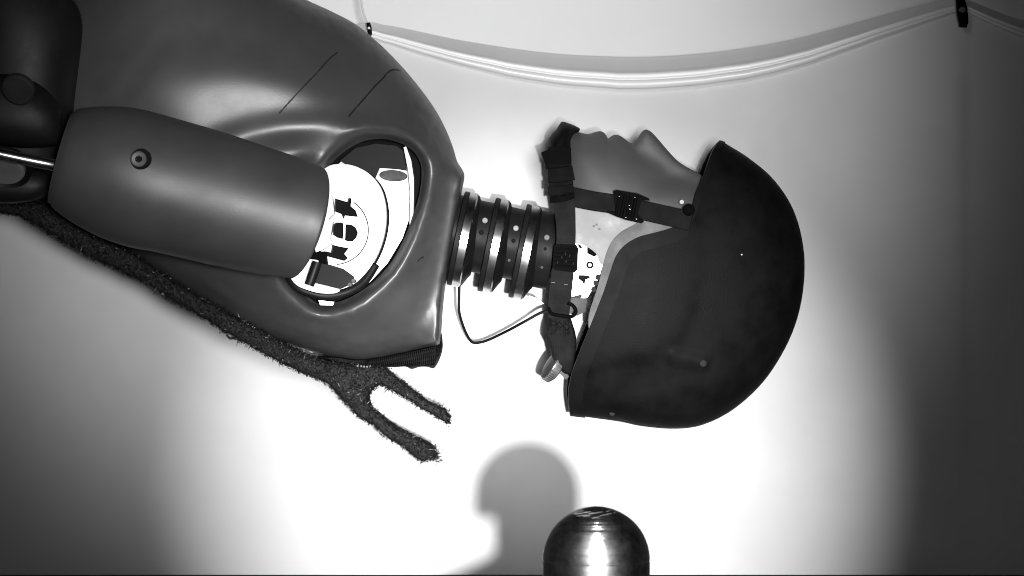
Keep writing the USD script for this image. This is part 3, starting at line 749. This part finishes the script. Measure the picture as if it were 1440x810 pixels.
# ladder buckle on the cheek strap
lb = part(helmet, 'ladder_buckle', slab([(779, 347), (782, 343), (810, 344), (813, 349), (812, 379), (808, 383), (781, 380), (777, 375)], -.0995, -.0935, .0015), M['black'], 30)
for k in range(5):
    part(lb, 'buckle_rib', box(at(795 - k * .3, 350 + k * 6, -.101), (26 * U, .0024, .0018), .05, .0006), M['black'])
for q in ((790, 362), (796, 368), (801, 360), (795, 357), (806, 371), (784, 369)):
    part(lb, 'buckle_tooth', box(at(*q, -.1022), (.0016, .002, .0034), .1, .0005), M['rim'])
for q in ((778, 397), (796, 400)): part(helmet, 'stitch', box(at(*q, -.0915), (.0035, .0006, .0006)), M['face'], False)
# nape: ring, gathered pad, ratchet knob
part(helmet, 'nape_ring', tube([at(771, 433, -.09), at(776, 441, -.093), at(790, 444, -.094), at(804, 445, -.093), at(810, 438, -.092), at(806, 430, -.092), at(798, 426, -.092)], .0017, 10, 6), M['black'], True)
NP = [(771, 440), (785, 442), (800, 444), (806, 458), (809.5, 470), (810.5, 484), (808, 505), (804, 524), (796, 526), (788, 520), (777, 503), (773, 488), (767.5, 476), (769, 462), (772, 452)]
mm, _ = inflate(Polygon(spline(NP, n=5)), lambda P, u: .012 * np.tanh(np.sqrt(u) * .0007 / .008) + .0016 * np.sin(P[:, 0] * .9) * (P[:, 1] < 470), -.075, edge=1.8, step=3, insets=(1.2, 3))
part(helmet, 'nape_pad', mm, M['web'], 50)
for q0, q1 in (((776, 453), (781, 456)), ((785, 455), (790, 459)), ((794, 457), (799, 462))):
    part(helmet, 'nape_fold', tube([at(*q0, -.086), at(*q1, -.088)], .0020, 8, 3), M['web'], True)
ka = np.array([-.80, -.25, .50]); ka /= np.linalg.norm(ka)
kn = part(helmet, 'ratchet_knob', lathe([(-.0055, .0001), (-.0055, .0125), (-.004, .0148), (.002, .0152), (.0035, .0148), (.0045, .0125), (.0045, .0001)], at(777.5, 515.5, -.07), ka, 40), M['knobm'], 30)
for k in range(36):
    a = k / 36 * 2 * math.pi; u_ = np.cross(ka, [0, 1, 0]); u_ /= np.linalg.norm(u_); v_ = np.cross(ka, u_)
    c = at(777.5, 515.5, -.07) + .0151 * (math.cos(a) * u_ + math.sin(a) * v_)
    part(kn, 'knob_rib', tube([c - ka * .0035, c + ka * .0028], .0006, 5, 2), M['knobm'], True)
part(kn, 'knob_stem', tube([at(781, 513, -.068), at(790, 520, -.064), at(800, 526, -.06)], .0042, 12, 4), M['black'], True)
part(kn, 'knob_base', slab([(788, 516), (797, 522), (800, 530), (796, 534), (786, 524)], -.074, -.06, .001), M['dark'], 30)

# ---------------------------------------------------------------- the fuzzy strip along the dummy's back
strip = thing('pile_strip', 'dark fuzzy pile strip with a forked end along the back of the dummy', 'fabric strip', at(300, 460, -.02))
UPE = [(-40, 280), (0, 287), (30, 287), (67, 286), (96, 306), (144, 334), (180, 353), (225, 384), (273, 414), (321, 441), (385, 476), (420, 494), (454, 508), (495, 514), (530, 513), (542, 517), (555, 529), (579, 548), (606, 567), (628, 577), (632, 587), (628, 596), (606, 581), (570, 559), (537, 539), (524, 547), (516, 560), (520, 570), (540, 589), (563, 605), (590, 618), (609, 628), (614, 642), (598, 648), (587, 646), (568, 629), (547, 616), (525, 598), (503, 584), (481, 560), (460, 538), (427, 525), (400, 513), (369, 496), (321, 469), (283, 446), (244, 422), (205, 398), (167, 379), (128, 361), (90, 340), (55, 318), (26, 303), (0, 299), (-40, 296)]
ep = np.array(Polygon(UPE).segmentize(3.5).exterior.coords)[:-1]
ep = ep + 1.6 * (rng.random(ep.shape) - .5) + 2.6 * (np.stack([meshkit.noise(np.c_[ep / 9, 0 * ep[:, 0]], 1), meshkit.noise(np.c_[ep / 9, 0 * ep[:, 0]], 2)], 1) - .5)
spg = Polygon(ep).buffer(0)
SYC = -.06
mm, (sP, sh) = inflate(spg, lambda P, u: .016 * np.tanh(np.sqrt(u) * .0007 / .010) + .0012 * (rng.random(len(P)) - .5), SYC, edge=2.4, step=3.6, insets=(1.5, 3.2), back=lambda P, u: .09 * np.tanh(np.sqrt(u) * .0007 / .006))
part(strip, 'backing', mm, M['felt'], 50)
hN = NearestNDInterpolator(sP, sh)
xs = rng.uniform(-30, 640, 120000); ys = rng.uniform(280, 655, 120000)
ok = shapely.contains_xy(spg, xs, ys); q = np.stack([xs[ok], ys[ok]], 1)[:16000]
hq = hN(q); base = at(q[:, 0], q[:, 1], SYC - hq + .001)
dirv = np.stack([rng.normal(.35, .8, len(q)), -np.abs(rng.normal(.7, .3, len(q))), rng.normal(.1, .8, len(q))], 1); dirv /= np.linalg.norm(dirv, axis=1, keepdims=True)
ln = rng.uniform(.0025, .006, len(q)) * np.where(rng.random(len(q)) < .06, 1.6, 1)
# edge tufts, longest at the two frayed tips
eb = ep[rng.integers(0, len(ep), 5000)] + rng.normal(0, 1.3, (5000, 2))
tips = np.vstack([np.array([612, 640]) + rng.normal(0, 1, (240, 2)) * [4, 6], np.array([630, 588]) + rng.normal(0, 1, (110, 2)) * [1.5, 5]])
eb = np.vstack([eb, tips])
be_ = at(eb[:, 0], eb[:, 1], SYC - .006 * rng.random(len(eb)))
de = np.stack([rng.normal(.5, .8, len(eb)), rng.normal(-.2, .4, len(eb)), rng.normal(0, .8, len(eb))], 1); de /= np.linalg.norm(de, axis=1, keepdims=True)
base = np.vstack([base, be_]); dirv = np.vstack([dirv, de]); ln = np.concatenate([ln, rng.uniform(.0012, .0030, len(eb))])
side = np.cross(dirv, rng.normal(0, 1, dirv.shape)); side /= np.linalg.norm(side, axis=1, keepdims=True)
wd = .00042
bend = rng.normal(0, .3, dirv.shape)
mid = base + (dirv) * ln[:, None] * .55; tip = base + (dirv + bend) * ln[:, None]
n = len(base)
Vh = np.stack([base - side * wd, base + side * wd, mid - side * wd, mid + side * wd, tip], 1).reshape(-1, 3); o = (np.arange(n) * 5)[:, None]
Fh = np.vstack([o + [0, 1, 3], o + [0, 3, 2], o + [2, 3, 4]])
part(strip, 'pile', trimesh.Trimesh(Vh, Fh, process=False), M['fibre'], False, kind='stuff')
for q in ((508, 515), (512, 515.6), (516, 515.8), (503, 514.6)):
    part(strip, 'bead', lathe([(-.001, .0001), (-.0005, .001), (.001, .001)], at(*q, -.085), (0, 1, 0), 8), M['jaw'])
part(strip, 'loose_tuft', tube([at(319, 471, -.06), at(324, 476, -.062), at(334, 474, -.062)], [.0014] * 3 and .0012, 6, 3), M['felt'], True)

# ---------------------------------------------------------------- the steel anvil in front
BY = -1.5
BU = K * (CAM + BY)
anvil = thing('steel_anvil', 'turned steel test anvil with a rounded dome top below the helmet', 'anvil', (float(at(838.5, 0, BY)[0]), BY, FZ))
r = 75.5 * BU
NG = 1400
aa = np.linspace(math.pi / 2, 0, NG)
jit = np.cumsum(rng.normal(0, 1, NG)); jit = np.diff(np.r_[0, rng.normal(0, 1, NG)]) * .000011 * (np.cos(aa) > .02)
dome = [((r + j) * math.sin(a), max((r + j) * math.cos(a), 1e-5)) for a, j in zip(aa, jit)]
cyl = [(z, r + rng.normal(0, 1) * .000009) for z in np.linspace(-31 * BU, -1.7 * BU, 500)]
prof_ = [(-32 * BU, r * .6), (-32 * BU, r - .001), ] + cyl + [(-.8 * BU, r - .0006), (0, r - .0002)] + [(a, b) for a, b in dome[::-1][1:]]
bc = at(838.5, 787.5, BY)
part(anvil, 'dome', lathe(prof_, bc, (0, 0, 1), 96), M['turned'], True)
zb = FZ - bc[2]
part(anvil, 'stem', lathe([(zb + .03, 135 * BU), (-120 * BU, 135 * BU), (-104 * BU, 100 * BU), (-90 * BU, 70 * BU), (-80 * BU, 58 * BU), (-33 * BU, 58 * BU), (-32.2 * BU, 57 * BU)], bc + np.array([.004, 0, 0]), (0, 0, 1), 64), M['turned'], 30)
part(anvil, 'base', lathe([(zb + .001, .10), (zb + .026, .10), (zb + .03, .096), (zb + .0301, .01)], bc, (0, 0, 1), 64), M['greymetal'], 30)

# worn scratches across the crown of the dome
for k in range(14):
    a0, e0, L = rng.uniform(-1.25, 1.25) - math.pi / 2, rng.uniform(.95, 1.25), rng.uniform(.04, .16)
    pts = [bc + (r + .00005) * np.array([math.cos(e0 + q * .3) * math.cos(a0 + q * 2.2), math.cos(e0 + q * .3) * math.sin(a0 + q * 2.2), math.sin(e0 + q * .3)]) for q in np.linspace(-L, L, 5)]
    part(anvil, 'scratch', tube(pts, .00010, 5, 3), M['boltm'], True)
